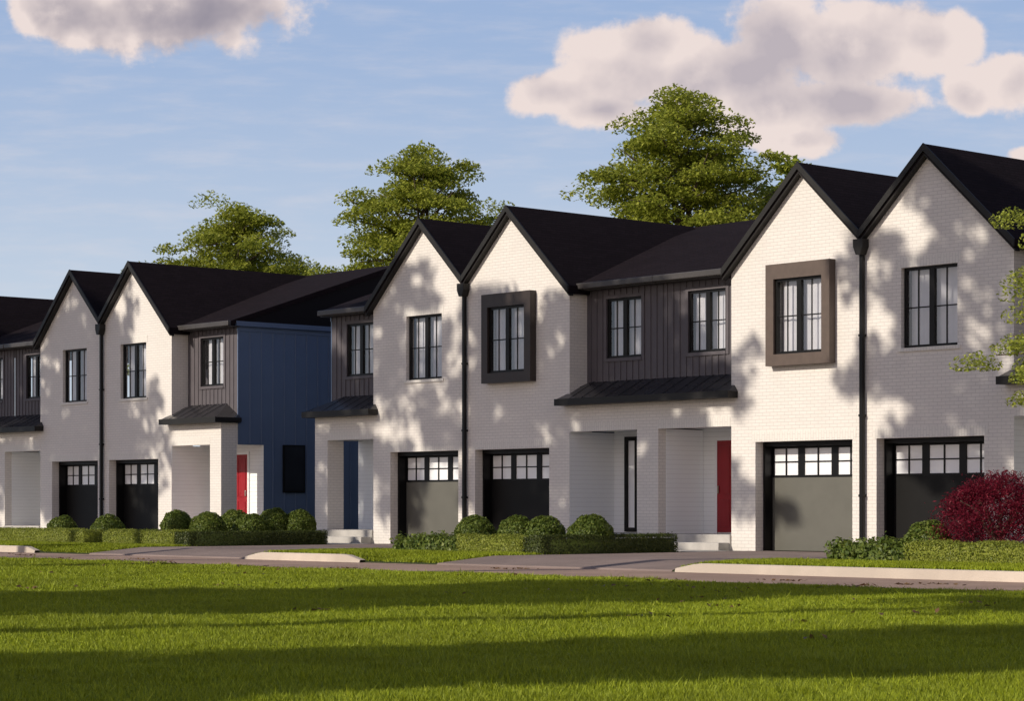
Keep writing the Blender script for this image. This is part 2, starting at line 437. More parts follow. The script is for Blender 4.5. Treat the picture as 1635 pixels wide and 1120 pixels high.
def window(f, root, u0, u1, z0, z1, dface, rec=.10, curtain=True):
    """casement pair in black frames: window > frame, glass, curtain"""
    d = dface + rec; fw = .06; mid = (u0 + u1) / 2
    b = MB(f)
    b.box(u0, u0 + fw, d, d + .09, z0, z1); b.box(u1 - fw, u1, d, d + .09, z0, z1)
    b.box(u0 + fw, u1 - fw, d, d + .09, z0, z0 + fw); b.box(u0 + fw, u1 - fw, d, d + .09, z1 - fw, z1)
    b.box(mid - .065, mid + .065, d - .006, d + .09, z0 + fw, z1 - fw)
    w_ = b.build('window', 'frame_black', root)
    b = MB(f); zm = (z0 + z1) / 2
    for (a, c) in ((u0 + fw, mid - .065), (mid + .065, u1 - fw)):
        h = (a + c) / 2
        b.box(h - .014, h + .014, d + .016, d + .033, z0 + fw, z1 - fw)
        b.box(a, h - .014, d + .018, d + .032, zm - .014, zm + .014); b.box(h + .014, c, d + .018, d + .032, zm - .014, zm + .014)
    b.build('glazing_bar', 'frame_black', w_)
    b = MB(f)
    for (a, c) in ((u0 + fw, mid - .065), (mid + .065, u1 - fw)):
        b.poly([(a, d + .034, z0 + fw), (c, d + .034, z0 + fw), (c, d + .034, z1 - fw), (a, d + .034, z1 - fw)])
    b.build('pane', 'glass', w_)
    if curtain:
        b = MB(f); n = 44; pr = None
        for i in range(n + 1):
            t = i / n; uu = u0 + fw + (u1 - u0 - 2 * fw) * t
            dd = d + .17 + .012 * math.sin(t * 38 + u0) + .010 * math.sin(t * 17 + u0 * 3)
            gap = .0
            ring = [b.bm.verts.new(f(uu, dd, z0 + .02)), b.bm.verts.new(f(uu, dd, z1 - .02))]
            if pr: fc = b.bm.faces.new([pr[0], ring[0], ring[1], pr[1]]); fc.smooth = True
            pr = ring
        b.build('curtain', 'curtain', w_)
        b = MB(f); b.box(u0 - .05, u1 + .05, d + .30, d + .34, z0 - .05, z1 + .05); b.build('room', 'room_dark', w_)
    return w_

def townhouse(x0, m, label, upper='plain', garage='panel_charcoal', door='door_navy', end=False, box='box_brown', spout=False, lefthip=False):
    f = lambda u, d, z: (x0 + m * u, d, z)
    root = empty('townhouse', (x0 + m * 3.26, 0, 0), label, 'townhouse', 'white brick townhouses in the row')
    UE = 6.45 if end else UN
    g0, g1, gz = .33, 3.12, 2.43
    w0, w1, wz0, wz1 = .99, 2.45, 4.30, 5.98
    if upper == 'box': w0, w1, wz0, wz1 = 1.03, 2.41, 4.33, 5.98
    rv = .25
    # --- brick wall
    b = MB(f)
    q = lambda a, c, z0, z1: b.poly([(a, 0, z0), (c, 0, z0), (c, 0, z1), (a, 0, z1)])
    wt = lambda u: zr(u) - TH + .03
    q(0, g0, 0, gz); q(g1, WG, 0, gz); q(0, WG, gz, wz0); q(0, w0, wz0, wz1); q(w1, WG, wz0, wz1)
    b.poly([(0, 0, wz1), (WG, 0, wz1), (WG, 0, wt(WG)), (PK, 0, wt(PK)), (0, 0, wt(0))])
    for u in (g0, g1): b.poly([(u, 0, 0), (u, .55, 0), (u, .55, gz), (u, 0, gz)])
    b.poly([(g0, 0, gz), (g1, 0, gz), (g1, .55, gz), (g0, .55, gz)])
    for u in (w0, w1): b.poly([(u, 0, wz0), (u, .25, wz0), (u, .25, wz1), (u, 0, wz1)])
    for z in (wz0, wz1): b.poly([(w0, 0, z), (w1, 0, z), (w1, .25, z), (w0, .25, z)])
    # wing flank
    b.poly([(WG, 0, 3.5), (WG, .75, 3.5), (WG, .75, wt(WG)), (WG, 0, wt(WG))])
    b.poly([(WG, 0, 2.8), (WG, .75, 2.8), (WG, .75, 3.5), (WG, 0, 3.5)])
    # porch front: header and pier
    pz, oz = .36, 2.80
    pu = 5.88 if end else 6.17
    b.box(WG, UE, 0, .25, oz, 3.46)
    b.box(pu, UE, 0, .55 if end else 1.5, 0, oz)
    if end: b.box(UE - .25, UE, .25, .58, oz, 3.46)
    bw = b.build('brick_wall', 'painted_brick', root)
    # soldier-course lintels, 4 mm proud
    b = MB(f); b.box(g0 - .10, g1 + .10, -.006, 0, gz + .0, gz + .215); b.build('lintel', 'soldier_brick', root)
    if upper == 'plain':
        b = MB(f); b.box(w0 - .08, w1 + .08, -.006, 0, wz1, wz1 + .215); b.build('lintel', 'soldier_brick', root)
        b = MB(f); b.box(w0 - .08, w1 + .08, -.03, 0, wz0 - .075, wz0); b.build('window_sill', 'soldier_brick', root)
    b = MB(f); b.box(WG + .02, pu, -.006, 0, oz, oz + .215); b.build('lintel', 'soldier_brick', root)
    # --- porch interior
    b = MB(f)
    b.poly([(WG + .001, 0.002, 0), (WG + .001, 1.5, 0), (WG + .001, 1.5, oz), (WG + .001, 0.002, oz)])
    b.poly([(WG, 1.5, pz), (UE, 1.5, pz), (UE, 1.5, 3.3), (WG, 1.5, 3.3)])
    if not end: b.box(pu - .014, pu - .001, .255, 1.49, pz + .003, oz - .002)
    b.build('porch_wall', 'porch_lap', root)
    b = MB(f); b.box(WG + .002, UE - .005, .252, 1.495, oz + .03, oz + .12); b.build('porch_ceiling', 'porch_paint', root)
    b = MB(f); b.box(WG + .004, pu - .003 if not end else UE + .03, -.05 if not end else -.05, 1.495, 0.0, pz, bev=.012)
    b.box(WG + .02, WG + 1.5, -.40, -.052, 0.0, pz / 2, bev=.012)
    b.build('porch_step', 'slab', root)
    # corner post return for the pier foot
    # --- door with sidelight
    b = MB(f); b.box(4.75, 4.82, 1.455, 1.499, pz, 2.62); b.box(5.68, 5.75, 1.455, 1.499, pz, 2.62); b.box(4.82, 5.68, 1.455, 1.499, 2.54, 2.62)
    fr = b.build('door_frame', 'porch_paint', root)
    b = MB(f); b.box(4.82, 5.68, 1.462, 1.497, pz + .03, 2.54)
    for (a, c) in ((pz + .16, 1.15), (1.28, 2.42)):
        for (e, g) in ((4.92, 5.21), (5.29, 5.58)): b.box(e, g, 1.448, 1.462, a, c, bev=.006)
    dr = b.build('front_door', door, root)
    b = MB(f); b.box(5.60, 5.63, 1.41, 1.447, 1.30, 1.48, bev=.006); b.build('handle', 'handle_metal', dr)
    b = MB(f); b.box(4.28, 4.38, 1.42, 1.498, pz + .02, 2.70); b.box(4.38, 4.70, 1.42, 1.498, pz + .02, pz + .12); b.box(4.38, 4.70, 1.42, 1.498, 2.60, 2.70); b.box(4.64, 4.70, 1.42, 1.498, pz + .12, 2.60)
    sd = b.build('sidelight', 'frame_black', root)
    b = MB(f); b.box(4.38, 4.64, 1.47, 1.49, pz + .12, 2.60); b.build('pane', 'frosted_glass', sd)
    # --- siding wall with battens
    b = MB(f); a0, a1, c0, c1 = 4.55, 5.75, 4.56, 6.0
    q2 = lambda p0, p1, z0, z1: b.poly([(p0, .58, z0), (p1, .58, z0), (p1, .58, z1), (p0, .58, z1)])
    zt = 6.36
    q2(WG, a0, 3.3, zt); q2(a1, UE, 3.3, zt); q2(a0, a1, 3.3, c0); q2(a0, a1, c1, zt)
    for u in (a0, a1): b.poly([(u, .58, c0), (u, .75, c0), (u, .75, c1), (u, .58, c1)])
    for z in (c0, c1): b.poly([(a0, .58, z), (a1, .58, z), (a1, .75, z), (a0, .75, z)])
    u = WG + .12
    while u < UE - .05:
        if a0 - .1 < u < a1 + .1:
            b.box(u, u + .035, .562, .58, 3.6, c0 - .08); b.box(u, u + .035, .562, .58, c1 + .08, 6.25)
        else: b.box(u, u + .035, .562, .58, 3.6, 6.25)
        u += .205
    b.box(a0 - .09, a0, .555, .585, c0 - .08, c1 + .08); b.box(a1, a1 + .09, .555, .585, c0 - .08, c1 + .08)
    b.box(a0, a1, .555, .585, c1, c1 + .08); b.box(a0, a1, .54, .585, c0 - .08, c0)
    b.build('siding_wall', 'siding_taupe', root)
    window(f, root, a0, a1, c0, c1, .58, .03)
    # --- upper window of the gable
    if upper == 'box':
        b = MB(f); o0, o1, y0, y1 = .80, 2.64, 4.08, 6.31
        b.box(o0, w0, -.20, .02, y0, y1); b.box(w1, o1, -.20, .02, y0, y1); b.box(w0, w1, -.20, .02, y0, wz0); b.box(w0, w1, -.20, .02, wz1, y1)
        b.build('window_surround', box, root)
        window(f, root, w0, w1, wz0, wz1, 0, -.13)
    else:
        window(f, root, w0, w1, wz0, wz1, 0, .10)
    # --- garage door
    b = MB(f)
    b.box(g0 + .001, g0 + .06, .25, .50, 0, gz - .001); b.box(g1 - .06, g1 - .001, .25, .50, 0, gz - .001); b.box(g0 + .06, g1 - .06, .25, .50, gz - .10, gz - .001)
    b.build('garage_frame', 'frame_black', root)
    b = MB(f); gt = 1.64
    b.box(g0 + .06, g1 - .06, .50, .54, .015, gt)
    for k in range(1, 4): pass
    gd = b.build('garage_door', garage, root)
    b = MB(f)
    G = [(.44, 1.15), (1.335, 2.115), (2.30, 3.01)]
    zb, zt2 = 1.69, 2.28
    b.box(g0 + .06, g1 - .06, .49, .54, gt, zb); b.box(g0 + .06, g1 - .06, .49, .54, zt2, gz - .1)
    edges = [g0 + .06] + [e for g in G for e in g] + [g1 - .06]
    for k in range(0, 8, 2): b.box(edges[k], edges[k + 1], .49, .54, zb, zt2)
    for (e, g) in G:
        h = (e + g) / 2; zm = (zb + zt2) / 2
        b.box(h - .018, h + .018, .495, .54, zb, zt2); b.box(e, h - .018, .497, .538, zm - .014, zm + .014); b.box(h + .018, g, .497, .538, zm - .014, zm + .014)
    gf = b.build('window_frame', 'frame_black', gd)
    for (e, g) in G:
        b = MB(f); b.box(e, g, .515, .53, zb, zt2); b.build('pane', 'frosted_glass', gd)
    # --- gable roof over the wing (runs back to the main ridge)
    b = MB(f); fo = -.16; bk = 7.2; ov = .12
    b.prism([(PK, zr(PK)), (WG + ov, zr(WG + ov)), (WG + ov, zr(WG + ov) - TH), (PK, zr(PK) - TH)], 'd', fo, bk)
    b.prism([(0.002, zr(0)), (PK - .0005, zr(PK)), (PK - .0005, zr(PK) - TH), (0.002, zr(0) - TH)], 'd', fo, bk)
    # main roof between the wings, front and back slopes
    ey, ez, ry = .27, 6.40, 6.46
    ms = (RIDGE - .02 - ez) / (ry - ey)
    UR = UE + (.12 if end else 0)
    b.prism([(ey, ez), (ry, RIDGE - .02), (ry, RIDGE - .2), (ey, ez - .14)], 'u', PK + .4, UR)
    b.prism([(ry, RIDGE - .02), (12.9, ez - .08), (12.9, ez - .22), (ry, RIDGE - .2)], 'u', 0.003, UR)
    b.build('roof', 'shingles', root)
    b = MB(f)
    # bargeboards
    w_ = .15
    for (ua, ub) in ((PK, WG + ov + .02), (PK, 0.004)):
        b.prism([(ua, zr(ua) + .012), (ub, zr(ub) + .012), (ub, zr(ub) - w_), (ua, zr(ua) - w_)], 'd', fo - .045, fo - .002)
        b.prism([(ua, zr(ua) - TH - .002), (ub, zr(ub) - TH - .002), (ub, zr(ub) - TH - .035), (ua, zr(ua) - TH - .035)], 'd', fo, -.003)
    b.build('bargeboard', 'trim_dark', root)
    b = MB(f)
    b.box(WG + .05, UR, ey - .12, ey - .002, ez - .15, ez + .0, bev=.02)
    b.box(WG + .01, UR - .01, ey, .60, ez - .17, ez - .142)
    b.build('gutter', 'gutter_grey', root)
    # --- porch roof (hipped at the wing, and at the open end)
    px, sx, pb, pt = -.28, .20, 3.43, 4.02
    ue = UE + (.18 if end else 0); ui = UE - (.55 if end else 0)
    e0 = WG - sx
    zf = pb + .15
    b = MB(f)
    V0 = (e0, px, zf); V1 = (ue, px, zf); V2 = (ui if end else ue, .58, pt); V3 = (WG + .12, .58, pt)
    zw = zf + (pt - zf) * (0 - px) / (.58 - px)
    b.poly([V0, V1, V2, V3]); 
    b.poly([V0, V3, (e0 + .04, -.001, zf + .16), (e0, -.001, zf)])
    if end: b.poly([V1, (ue, .58, zf), V2])
    # raised seams
    u = WG + .25
    while u < (ui if end else UE) - .05:
        b.prism([(px + .01, zf + .004), (.57, pt - .004), (.57, pt + .006), (px + .01, zf + .014)], 'u', u, u + .02); u += .42
    pr_ = b.build('porch_roof', 'porch_metal', root)
    b = MB(f)
    b.box(e0, ue, px - .05, px - .002, pb, zf + .01)
    b.box(e0 + .002, ue - .002, px, -.003, pb + .001, pb + .03)
    b.box(e0 - .0, e0 + .03, px + .0, -.003, pb + .03, zf - .002)
    if end: b.box(UE + .003, ue - .03, -.003, .60, pb + .002, pb + .03); b.box(ue - .03, ue, px + 0, .60, pb + .031, zf - .002)
    b.build('fascia', 'trim_dark', pr_)
    # --- rear and end walls
    b = MB(f)
    b.box(0.003, UE - .01, 12.3, 12.5, 0, 6.3)
    b.build('rear_wall', 'siding_taupe', root)
    if end:
        b = MB(f)
        b.box(UE - .12, UE, .585, 12.29, 3.47, 6.26) if False else None
        b.poly([(UE, .583, oz), (UE, 12.4, oz), (UE, 12.4, 6.3), (UE, .583, 6.3)])
        b.poly([(UE, 1.5, 0), (UE, 12.4, 0), (UE, 12.4, oz), (UE, 1.5, oz)])
        d = .60
        while d < 12.3:
            b.box(UE, UE + .02, d, d + .045, oz + .02 if d < 1.5 else .1, 6.12); d += .41
        b.box(UE, UE + .03, .55, 12.4, 6.12, 6.26); b.box(UE, UE + .14, .45, 12.45, 6.262, 6.40)
        b.box(UE, UE + .028, .57, .595, 3.6, 6.12)
        b.build('side_wall', 'siding_blue', root)
        b = MB(f)
        b.prism([(.30, 6.402), (12.7, 6.402), (ry, RIDGE - .21)], 'u', UE - .1, UE + .07)
        b.build('gable_end', 'gable_cladding', root)
        b = MB(f); b.box(UE + .02, UE + .06, 2.17, 2.97, 1.40, 2.82); sw = b.build('side_window', 'frame_black', root)
        b = MB(f); b.box(UE + .06, UE + .064, 2.23, 2.91, 1.46, 2.76); b.build('pane', 'glass_dark', sw)
    if spout:
        b = MB()
        cx = x0
        b.box(cx - .048, cx + .048, -.12, -.035, 0.0, 6.36, bev=.012)
        for z in (1.2, 2.9, 4.6): b.box(cx - .06, cx + .06, -.126, -.002, z, z + .05)
        dn = b.build('downspout', 'frame_black', root)
        b = MB(); b.prism([(cx - .13, 6.66), (cx + .13, 6.66), (cx + .13, 6.50), (cx + .055, 6.33), (cx - .055, 6.33), (cx - .13, 6.50)], 'd', -.22, -.012)
        b.build('hopper', 'trim_dark', dn)
    return root
simple('glass_dark', (.02, .022, .025), .08, .05)

townhouse(-43.56, 1, 'leftmost townhouse, only its charcoal siding bay and black porch roof showing', end=False)
townhouse(-30.5, -1, 'townhouse with the leftmost white gable, a black garage door and a charcoal bay', spout=True)
townhouse(-30.5, 1, 'townhouse with the tall blue board side wall and red door in its corner porch', door='door_red', end=True)
townhouse(-13.04, -1, 'townhouse right of the blue wall, plain window above an olive grey garage door', garage='panel_olive', end=True, spout=True)
townhouse(-13.04, 1, 'middle townhouse with espresso brown box window surround above a black garage door', upper='box', box='box_espresso')
townhouse(0, -1, 'sunlit townhouse with mid brown box window surround, olive garage door and dark red front door', upper='box', garage='panel_olive', door='door_red', spout=True)
townhouse(0, 1, 'rightmost townhouse, its shaded white gable rising behind the red maple and evergreen')

# ------------------------------------------------------------------ hedges and shrubs
def box_leaves(rng, x0, x1, y0, y1, z1, dens, bump=.03):
    P = []; NR = []
    faces = [('z', (x1 - x0) * (y1 - y0)), ('y0', (x1 - x0) * z1), ('y1', (x1 - x0) * z1), ('x0', (y1 - y0) * z1), ('x1', (y1 - y0) * z1)]
    for k, A in faces:
        n_ = int(A * dens); a = rng.random(n_); c = rng.random(n_)
        if k == 'z': p = np.stack([x0 + a * (x1 - x0), y0 + c * (y1 - y0), np.full(n_, z1)], 1)
        elif k[0] == 'y': p = np.stack([x0 + a * (x1 - x0), np.full(n_, y0 if k == 'y0' else y1), c * z1], 1)
        else: p = np.stack([np.full(n_, x0 if k == 'x0' else x1), y0 + a * (y1 - y0), c * z1], 1)
        P.append(p); NR.append(np.tile({'z': (0, 0, 1), 'y0': (0, -1, 0), 'y1': (0, 1, 0), 'x0': (-1, 0, 0), 'x1': (1, 0, 0)}[k], (n_, 1)).astype(float))
    P = np.concatenate(P); P += rng.normal(size=P.shape) * bump
    P[:, 2] += .03 * np.sin(P[:, 0] * 5) * (P[:, 2] > z1 * .6); P[:, 2] = np.maximum(P[:, 2], .02)
    return P, np.concatenate(NR)
def core_box(x0, x1, y0, y1, z1, ins=.05):
    x0 += ins; x1 -= ins; y0 += ins; y1 -= ins; z1 -= ins
    v = np.array([(x, y, z) for x in (x0, x1) for y in (y0, y1) for z in (0, z1)])
    fcs = np.array([(0, 1, 3, 2), (4, 6, 7, 5), (0, 4, 5, 1), (2, 3, 7, 6), (1, 5, 7, 3)])
    return v, fcs
def hedge(x0, x1, y0, y1, z, label, seed, dens=2600, size=.019, mt='leaf_hedge', bump=.016):
    rng = np.random.default_rng(seed)
    P, NR = box_leaves(rng, x0, x1, y0, y1, z, dens, bump)
    o = leaf_obj('hedge', P, rng.uniform(.7, 1.3, len(P)) * size, mt, None, -.3, .6, rng, flat=NR * 1.6, extra=core_box(x0, x1, y0, y1, z))
    recenter(o); return tag(o, label, 'hedge', 'low clipped hedges in front of the townhouses')
HZ = .36
hedge(-27.2, -21.25, -6.25, -5.65, HZ, 'low bright green hedge at the far left in front of the leftmost garage doors', 1)
hedge(-20.3, -16.95, -6.25, -5.65, HZ, 'bright green hedge section facing the road, left of the shade-coloured hedge under the blue wall', 2)
hedge(-16.9, -16.32, -6.25, -1.95, HZ, 'side hedge coloured as shaded, running back toward the blue wall and corner porch steps', 3, mt='leaf_hedge_shaded')  # same hedge plant, shade painted in by a darker leaf tone
hedge(-6.0, -3.9, -6.25, -5.65, HZ, 'short bright hedge section facing the road in front of the middle porch', 4)
hedge(-3.85, -3.28, -6.25, -2.3, HZ, 'side hedge coloured as shaded below the middle porch, running back to the red door steps', 5, mt='leaf_hedge_shaded')
hedge(6.15, 13.5, -6.25, -5.6, HZ, 'low bright hedge in front of the red maple at the right', 6)
hedge(4.35, 6.1, -6.2, -5.55, .33, 'loose dark green ground shrub row left of the bright hedge near the red maple', 7, 900, .04, 'leaf_box', .05)
hedge(-8.2, -6.05, -6.2, -5.5, .30, 'loose dark green ground shrub row before the olive garage door left of centre', 8, 900, .04, 'leaf_box', .05)

def ball(px, y, r, zc, label, seed, squash=1.0, mt='leaf_box'):
    x = at(px, y); rng = np.random.default_rng(100 + seed)
    N = int(5200 * (r / .45) ** 2)
    v = rng.normal(size=(N, 3)); v /= np.linalg.norm(v, axis=1)[:, None]
    rad = r * (1 - np.abs(rng.normal(size=N)) * .07 + .05 * np.sin(v[:, 0] * 5 + seed) * np.cos(v[:, 2] * 6 + seed) + .03 * np.sin(v[:, 1] * 9 + v[:, 2] * 7 + seed))
    squash *= 1 + .07 * math.sin(seed * 2.3)
    P = v * rad[:, None]; P[:, 2] *= squash; P += (x, y, zc)
    k = P[:, 2] > .02; P = P[k]; v = v[k]
    # core
    import itertools
    nu, nv = 12, 8; cv = []
    for j in range(nv + 1):
        th = math.pi * j / nv
        for i in range(nu):
            ph = 2 * math.pi * i / nu
            cv.append((x + .9 * r * math.sin(th) * math.cos(ph), y + .9 * r * math.sin(th) * math.sin(ph), max(.0, zc + .9 * r * squash * math.cos(th))))
    cf = [(j * nu + i, j * nu + (i + 1) % nu, (j + 1) * nu + (i + 1) % nu, (j + 1) * nu + i) for j in range(nv) for i in range(nu)]
    o = leaf_obj('boxwood_shrub', P, rng.uniform(.7, 1.3, len(P)) * .030, mt, None, .0, .6, rng, flat=v * 1.2, extra=(np.array(cv), np.array(cf)))
    recenter(o); return tag(o, label, 'shrub', 'round clipped boxwood shrubs in the beds')
def yfor(px, xt):
    return min((abs(at(px, y / 50) - xt), y / 50) for y in range(-320, -50))[1]
B = [
 (100, -5.0, .44, .30, 'round shrub, leftmost, below the leftmost garage door'),
 (173, -5.0, .47, .28, 'round shrub between the two leftmost garage doors, left of the hedge gap'),
 (283, -5.0, .42, .46, 'upright oval shrub left of the porch pier, above the bright hedge'),
 (332, yfor(332, -17.9), .50, .34, 'round shrub in front of the corner pier left of the red door'),
 (374, yfor(374, -18.6), .44, .46, 'round shrub at the foot of the red door, behind the others'),
 (401, yfor(401, -17.55), .48, .36, 'wide round shrub in front of the white panel beside the red door'),
 (438, yfor(438, -17.9), .45, .48, 'round shrub below the dark window of the blue wall, left one'),
 (478, yfor(478, -17.5), .44, .48, 'round shrub at the right end of the blue wall group, nearest the corner porch'),
 (759, -5.0, .46, .36, 'dark round shrub between the two middle garage doors, below the downspout'),
 (826, -4.9, .45, .33, 'shaded round shrub against the middle black garage door'),
 (868, -4.6, .49, .33, 'round shrub right of the middle black garage door, touching its shaded neighbour'),
 (943, -4.4, .49, .33, 'lone round shrub beneath the middle porch opening, right of the pair'),
 (1482, -5.0, .44, .30, 'round shrub before the right garage door, left of the red maple')]
for i, (px, y, r, zc, lb_) in enumerate(B):
    ball(px, y, r, zc, lb_, i, 1.15 if i == 2 else 1.0)

# red maple: feathery mound
def maple(px, y):
    x = at(px, y); rng = np.random.default_rng(55)
    root = empty('red_maple', (x, y, 0), 'crimson leaved weeping maple mound behind the bright hedge at the right edge', 'shrub')
    P = []; F = []
    for k in range(150):
        a = rng.uniform(0, 2 * math.pi); e = rng.uniform(-.15, 1) * 1.4
        rr = 1.0 * rng.uniform(.72, 1.05)
        c = np.array([x + rr * math.cos(a) * math.cos(e), y + rr * math.sin(a) * math.cos(e), .62 + .98 * rng.uniform(.75, 1.05) * math.sin(e)])
        n_ = 130
        p = rng.normal(size=(n_, 3)) * (.15, .15, .06); p[:, 2] -= np.hypot(p[:, 0], p[:, 1]) * .45
        P.append(c + p)
    P = np.concatenate(P); P[:, 2] = np.maximum(P[:, 2], .05)
    leaf_obj('foliage', P, rng.uniform(.02, .042, len(P)), 'leaf_maple', root, .3, .32, rng)
    b = MB()
    for k in range(9):
        a = k * .7; e = Vector((x + .7 * math.cos(a), y + .7 * math.sin(a), 1.1))
        b.tube([(x, y, 0), (x + .1 * math.cos(a), y + .1 * math.sin(a), .45), (x + .4 * math.cos(a), y + .4 * math.sin(a), .95), e], [.05, .04, .025, .01], 6)
    b.build('stem', 'bark', root)
maple(1592, -4.3)

# ------------------------------------------------------------------ trees
def tree(name, x, y, h, base, rad, seed, label, group, mt='leaf_tree', nb=80, nl=75, ls=.15, cat='tree', prof=None, flat=.28, clr=.75, tr=.28, upang=.35, z0=0.0, dz=.06):
    rng = np.random.default_rng(seed); rnd = random.Random(seed)
    root = empty(name, (x, y, 0), label, cat, group)
    b = MB(); n = 9; pts = []; rs = []
    for i in range(n):
        t = i / (n - 1); pts.append((x + .25 * math.sin(t * 4 + seed) * t, y + .2 * math.cos(t * 3 + seed) * t, t * h * .96)); rs.append(tr * (1 - t) ** .8 + .02)
    b.tube(pts, rs, 8)
    P = []
    prof = prof or (lambda t: (math.sin(math.pi * min(1, (t * .93 + .14))) ** .7) * (1 - .25 * t))
    for k in range(nb):
        t = (k + rnd.random()) / nb
        zc = base + (h - base) * t
        Lb = rad * prof(t) * (rnd.uniform(.55, 1.12) if mt != 'leaf_tree' else rnd.uniform(.62, 1.25))
        a = k * 2.39996 + rnd.uniform(-.4, .4); up = rnd.uniform(.05, upang + t * .5)
        q0 = Vector((x, y, zc - Lb * up * .6 if zc - Lb * up * .6 > base * .6 else zc))
        q2 = Vector((x + Lb * math.cos(a), y + Lb * math.sin(a), zc + Lb * up * .35))
        q1 = (q0 + q2) / 2 + Vector((0, 0, .12 * Lb))
        b.tube([q0, q1, q2], [max(.02, .028 * Lb), max(.015, .018 * Lb), .01], 5)
        m_ = max(2, int(Lb / .85) + 1)
        for j in range(m_):
            s = 1 - j / m_ * .75
            c = np.array(q0.lerp(q2, s)) + rng.normal(size=3) * ((.25, .25, .12) if mt != 'leaf_tree' else (.3, .3, .32)) + (0, 0, .12 * Lb * (1 - abs(2 * s - 1)))
            sc = clr * rnd.uniform(.6, 1.15)
            nn = int(nl * rnd.uniform(.6, 1.2))
            p = rng.normal(size=(nn, 3)); q_ = np.linalg.norm(p, axis=1)[:, None]; p = p / q_ * np.minimum(q_, 1.9) * (.5 * sc, .5 * sc, flat * .5 * sc)
            p[:, 2] -= .25 * np.hypot(p[:, 0], p[:, 1])
            # sprays droop slightly outwards
            P.append(c + p)
    P = np.concatenate(P)
    leaf_obj('crown', P, rng.uniform(.65, 1.25, len(P)) * ls, mt, root, .7, .5, rng)
    b.build('trunk', 'bark', root)
    return root

GB = 'tall trees behind the townhouses'
wide = lambda t: (.55 + 1.1 * t) if t < .3 else (.88 * (1 - ((t - .3) / .7) ** 2.2) + .14)
tree('broadleaf_tree', at(1090, 20), 20, 15.1, 4.5, 3.95, 11, 'tallest tree, behind the roof between the middle box window and sunlit gable', GB, nb=105, nl=310, ls=.085, flat=.34, clr=.95, upang=.75, prof=wide)
tree('broadleaf_tree', at(672, 20), 20, 14.9, 5.0, 3.85, 23, 'tree rising behind the middle pair of gables, second from the right', GB, nb=92, nl=310, ls=.085, flat=.34, clr=.95, upang=.75, prof=wide)
tree('broadleaf_tree', at(378, 20), 20, 14.1, 6.0, 3.4, 37, 'smaller open tree behind the roof left of the blue wall', GB, nb=70, nl=280, ls=.085, flat=.36, clr=.95, upang=.75, prof=wide)
tree('broadleaf_tree', at(262, 24), 24, 12.4, 6.0, 2.0, 41, 'low leafy tree top just showing over the roof at the left', GB, nb=40, nl=60)
tree('broadleaf_tree', at(1262, 26), 26, 13.8, 6.0, 2.2, 43, 'tree tip peeking out left of the sunlit gable peak', GB, nb=45, nl=60)
# evergreen at the right edge, in front of the rightmost house
tree('evergreen_tree', at(1822, -4.6), -4.6, 7.7, 2.9, 2.15, 61, 'bright green evergreen whose branches reach in from the right edge', None, 'leaf_conifer', nb=120, nl=460, ls=.040, prof=lambda t: 1.05 * (1 - t) ** .65 + .08, flat=.35, clr=.55, tr=.14, upang=.15)

# park trees out of frame whose shadows fall on the lawn and the fronts
TAN = math.tan(SUN_EL)
def shadow_tree(s, z, k, rad, vr, seed, nb=70, nl=70, ls=.2, clr=.9, lab=''):
    """tree k metres before the facade whose crown centre shades facade point (s, z)"""
    x = s - k * math.tan(SUN_AZ); y = -k; zc = z + k / math.cos(SUN_AZ) * TAN
    return tree('park_tree', x, y, zc + vr, zc - vr, rad, seed, lab, 'park trees on the lawn outside the frame', 'leaf_park', nb=nb, nl=nl, ls=ls, clr=clr,
                prof=lambda t: .35 + .75 * math.sin(math.pi * t), tr=.30, flat=.5)
PT = 'broad park tree on the lawn outside the frame, shading '
D = dict(ls=.20, clr=.62)
shadow_tree(3.3, 4.4, 27, 3.7, 4.0, 301, 56, 50, lab=PT + 'the rightmost gable', **D)
shadow_tree(-7.6, 2.6, 27, 4.2, 3.0, 302, 68, 44, lab=PT + 'the middle porch', **D)
shadow_tree(-12.4, 3.6, 31, 2.4, 2.6, 307, 30, 48, lab=PT + 'the middle pair of gables', **D)
shadow_tree(-17.0, 4.6, 29, 2.6, 3.4, 303, 40, 50, lab=PT + 'the gable left of centre', **D)
shadow_tree(-20.3, 2.4, 28, 2.4, 3.2, 306, 38, 52, lab=PT + 'the corner porch', **D)
shadow_tree(-31.6, 3.0, 28, 4.6, 3.9, 304, 92, 46, lab=PT + 'the leftmost pair of gables', **D)
shadow_tree(-39.0, 3.6, 28, 3.8, 3.8, 305, 60, 55, lab=PT + 'the leftmost porch', **D)
def ctree(c, y, h, base, rad, seed, lab, nb=60, nl=80, tr=.3):
    x = (c + math.sin(SUN_AZ) * y) / math.cos(SUN_AZ)
    return tree('park_tree', x, y, h, base, rad, seed, lab, 'park trees on the lawn outside the frame', 'leaf_park', nb=nb, nl=nl, ls=.2, clr=1.0,
                prof=lambda t: .55 + .55 * math.sin(math.pi * t), tr=tr, flat=.6)
ctree(17.3, -44, 15.5, 5.5, 2.3, 401, 'park tree outside the frame, casting the far broad shadow band on the lawn', 90, 330)
ctree(22.4, -45, 20, 14.0, 1.8, 402, 'slender park tree outside the frame, casting the thin lawn shadow', 40, 60, .36)
ctree(27.4, -50, 19, 7.0, 1.35, 403, 'park tree outside the frame, casting the near broad shadow band on the lawn', 90, 330)

